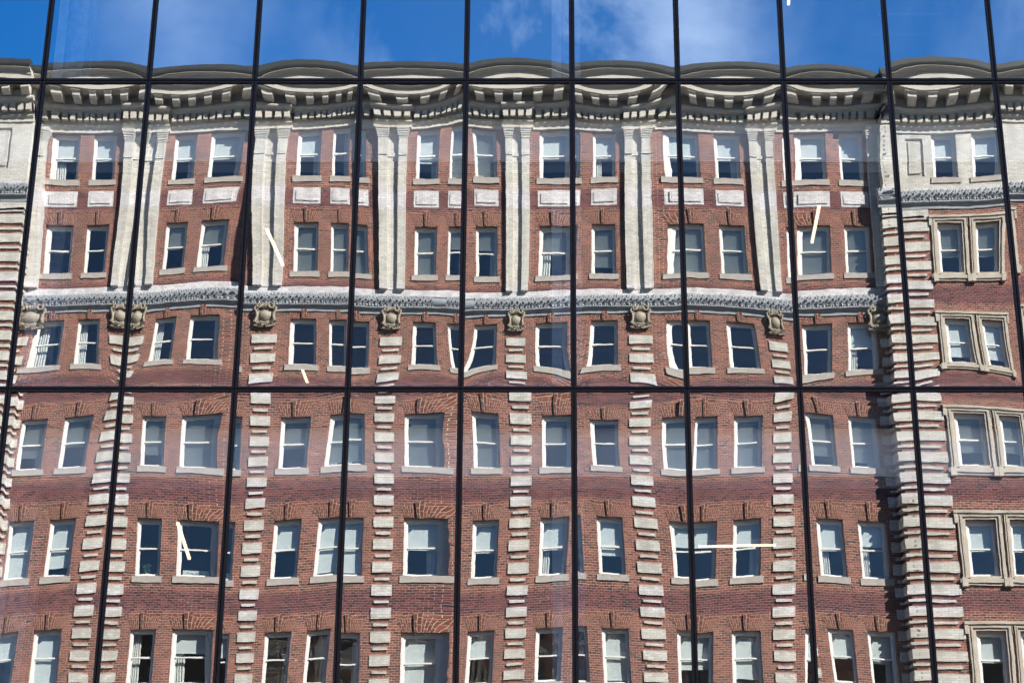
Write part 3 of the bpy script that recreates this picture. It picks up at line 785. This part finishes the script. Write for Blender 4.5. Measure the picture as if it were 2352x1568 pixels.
# solid body: side walls, roof, lobby wall, back
s = MB()
s.box(Xa - 6, Xa, 0, 14, 0, Zb); s.box(Xb, Xb + 6, 0, 14, 0, Zb); s.box(Xa - 6, Xb + 6, 14, 14.3, 0, Zb + .4); s.box(Xa - 6, Xb + 6, -.02, 14, Zb + .001, Zb + .4)
s.box(Xa, Xb, .17, .4, 0, Za - .05)
s.build('outer_wall', M['bronze'], gb)
for r in list(rws) + [rws[-1] + 1]:
    z = ZM + r * PH
    s = MB(); s.box(Xa, Xb, .175, 14, z - .12, z + .16); s.build('floor_slab', M['carpet'], gb)
    s = MB(); s.box(Xa, Xb, .175, .25, z - .42, z - .121); s.build('slab_edge_panel', M['ceiling'], gb)
    s = MB(); s.box(Xa, Xb, .34, .46, z - 1.10, z - .425); s.build('window_head_fascia', M['drywall'], gb)
    s = MB(); s.box(Xa, Xb, .38, .46, z - 1.25, z - 1.102); s.build('shade_pocket', M['pocket'], gb)
s = MB(); s.box(Xa, Xb, 9, 9.15, 0, Zb - .2); s.build('core_wall', M['room'], gb)
for k in (-2, -1, 0, 1):
    x = .25 + 7.3 * k
    s = MB(); s.box(x - .02, x + .26, .75, 1.25, 0, Zb - .2); s.build('column', M['concrete'], gb)
    s = MB(); s.box(x - .16, x - .021, .70, 1.3, 0, Zb - .2); s.build('column_cladding', M['cladding'], gb)

# ---- things inside: linear pendant lights
def px_dir(x, y):
    r_, u_ = (x - 1253) / FPX, (784 - y) / FPX
    return Vector((r_, math.cos(PITCH) - u_ * math.sin(PITCH), math.sin(PITCH) + u_ * math.cos(PITCH)))
def at_height(x, y, z):
    d = px_dir(x, y); k = (z - CAM_Z) / d.z; return Vector((d.x * k, d.y * k - CAM_D, z))
def pendant(p, q, label):
    p, q = Vector(p), Vector(q); mid = (p + q) / 2; d = q - p; Ln = d.length
    root = empty('pendant_light', mid); root.rotation_euler = (0, 0, math.atan2(d.y, d.x))
    tag(root, label, 'ceiling light', 'linear lights in the office ceiling')
    s = MB(); s.box(-Ln / 2, Ln / 2, -.025, .025, .012, .09); s.build('housing', M['drywall'], root)
    s = MB(); s.box(-Ln / 2 + .01, Ln / 2 - .01, -.020, .020, -.012, .011); s.build('diffuser', M['lamp'], root)
    for k in (-1, 1):
        s = MB(); s.tube([(k * Ln * .4, 0, .09), (k * Ln * .4, 0, .55)], .003, 5); s.build('cable', M['metal'], root)
pendant(at_height(613, 527, 13.95), at_height(650, 610, 13.95), 'slanting lit strip light over the cream pilaster left of the centre, middle row of panes')
pendant(at_height(695, 850, 13.95), at_height(707, 882, 13.95), 'short lit strip light just above the lower transom in the middle row of panes')
pendant(at_height(408, 1200, 9.25), at_height(435, 1283, 9.25), 'slanting lit strip light in the lower left panes crossing a mirrored sash window')
pendant(at_height(1882, 473, 13.95), at_height(1865, 558, 13.95), 'slanting lit strip light high in the right hand panes above a mirrored window')
pendant(at_height(1603, 1255, 9.25), at_height(1783, 1251, 9.25), 'long horizontal lit strip light in the lower right panes')
pendant(at_height(1811, 12, 18.6), at_height(1816, -60, 18.6), 'lit strip light end at the top edge of the picture in front of blue sky')

# ceiling unit at the top right
root = empty('ceiling_unit', at_height(2080, 60, 18.4)); tag(root, 'boxy metal air unit hanging behind the glass at the top right', 'air unit')
s = MB(); s.box(-.50, .50, -.3, .3, .10, .42); s.build('housing', M['ceiling'], root)
s = MB(); s.box(-.52, .52, -.34, -.30, .0, .05); s.box(-.52, .52, .30, .34, .0, .05); s.build('rail', M['metal'], root)
s = MB(); [s.tube([(a, b, .42), (a, b, .9)], .008, 5) for a in (-.45, .45) for b in (-.25, .25)]; s.build('hanger', M['metal'], root)

# ---- things in the windows of the brick building
xs, zs = MAINW[3], SILL[4]
root = empty('window_sign', (xs + .52, YF - .36, zs + .05)); tag(root, 'small pale sign reading Clutch standing inside a sash window', 'sign')
s = MB(); s.box(-.33, .33, -.012, .012, 0, .26); s.build('board', M['shade'], root)
fc = bpy.data.curves.new('lettering', 'FONT'); fc.body = 'Clutch'; fc.size = .17; fc.align_x = 'CENTER'; fc.extrude = .002
tmp = bpy.data.objects.new('lettering_curve', fc); C.objects.link(tmp); bpy.context.view_layer.update()
lm = bpy.data.meshes.new_from_object(tmp.evaluated_get(bpy.context.evaluated_depsgraph_get())); bpy.data.objects.remove(tmp)
lm.materials.clear(); lm.materials.append(M['ink'])
fo = link('lettering', lm, root, (.0, .0145, .08), (R(90), 0, R(180)))
root = empty('potted_plant', (MAINW[2] + .45, YF - .40, SILL[4] + .04)); tag(root, 'small leafy pot plant on the inner sill of a sash window', 'plant')
s = MB(); s.tube([(0, 0, 0), (0, 0, .14)], [.05, .07], 10); s.build('pot', M['pot'], root)
s = MB(); rr = random.Random(3)
for i in range(40):
    a = rr.uniform(0, 6.28); h_ = rr.uniform(.16, .5); rad = rr.uniform(.03, .2)
    s.leaf((math.cos(a) * rad * .6, math.sin(a) * rad * .4, h_ - .06), (math.cos(a) * rad * 1.3, math.sin(a) * rad * .7, h_), .025, (0, 1, .4), lift=.01)
s.build('foliage', M['leafgreen'], root)

# ---- two bare street trees on the near pavement
def tree(loc, H, seed, label, spread):
    rnd = random.Random(seed)
    root = empty('bare_tree', loc); tag(root, label, 'tree', 'bare street trees in front of the glass')
    s = MB(); t = MB()
    def branch(mb, p, d, ln, r, depth):
        pts, rad = [p], [r]; n = 5; q = p.copy(); dd = d.normalized()
        for i in range(n):
            dd = (dd + Vector((rnd.uniform(-.16, .16), rnd.uniform(-.16, .16), rnd.uniform(-.05, .12)))).normalized()
            q = q + dd * ln / n; pts.append(q.copy()); rad.append(r * (1 - .65 * (i + 1) / n))
        mb.tube(pts, rad, 6)
        if depth > 0:
            for k in range(rnd.choice((1, 2, 2))):
                i = rnd.randint(2, n); a = rnd.uniform(0, 6.28)
                nd = (dd * .8 + Vector((math.cos(a) * .95, math.sin(a) * .6, rnd.uniform(.0, .5)))).normalized()
                branch(mb, pts[i], nd, ln * rnd.uniform(.55, .8), max(rad[i] * .75, .0035), depth - 1)
    tr_top = Vector((rnd.uniform(-.05, .05), 0, H * .72))
    s.tube([(0, 0, 0), (.02, 0, H * .3), (-.02, .02, H * .55), tuple(tr_top)], [.055, .045, .03, .02], 8); s.build('trunk', M['bark'], root)
    branch(t, tr_top, Vector((.05, 0, 1)), H * .16, .016, 3)
    for k in range(7):
        z = H * (.4 + .045 * k); a = k * 2.4
        branch(t, Vector((0, 0, z)), Vector((math.cos(a) * .5, math.sin(a) * .5, .9)), H * .11, .010, 1)
    t.build('crown', M['bark'], root)
tree((-2.47, -4.0, .14), 5.75, 11, 'bare little tree whose twigs cross the black mullion at the bottom left', .5)
tree((-3.45, -2.5, .14), 6.05, 23, 'second smaller bare tree tip in front of cream quoins at the bottom left', .4)
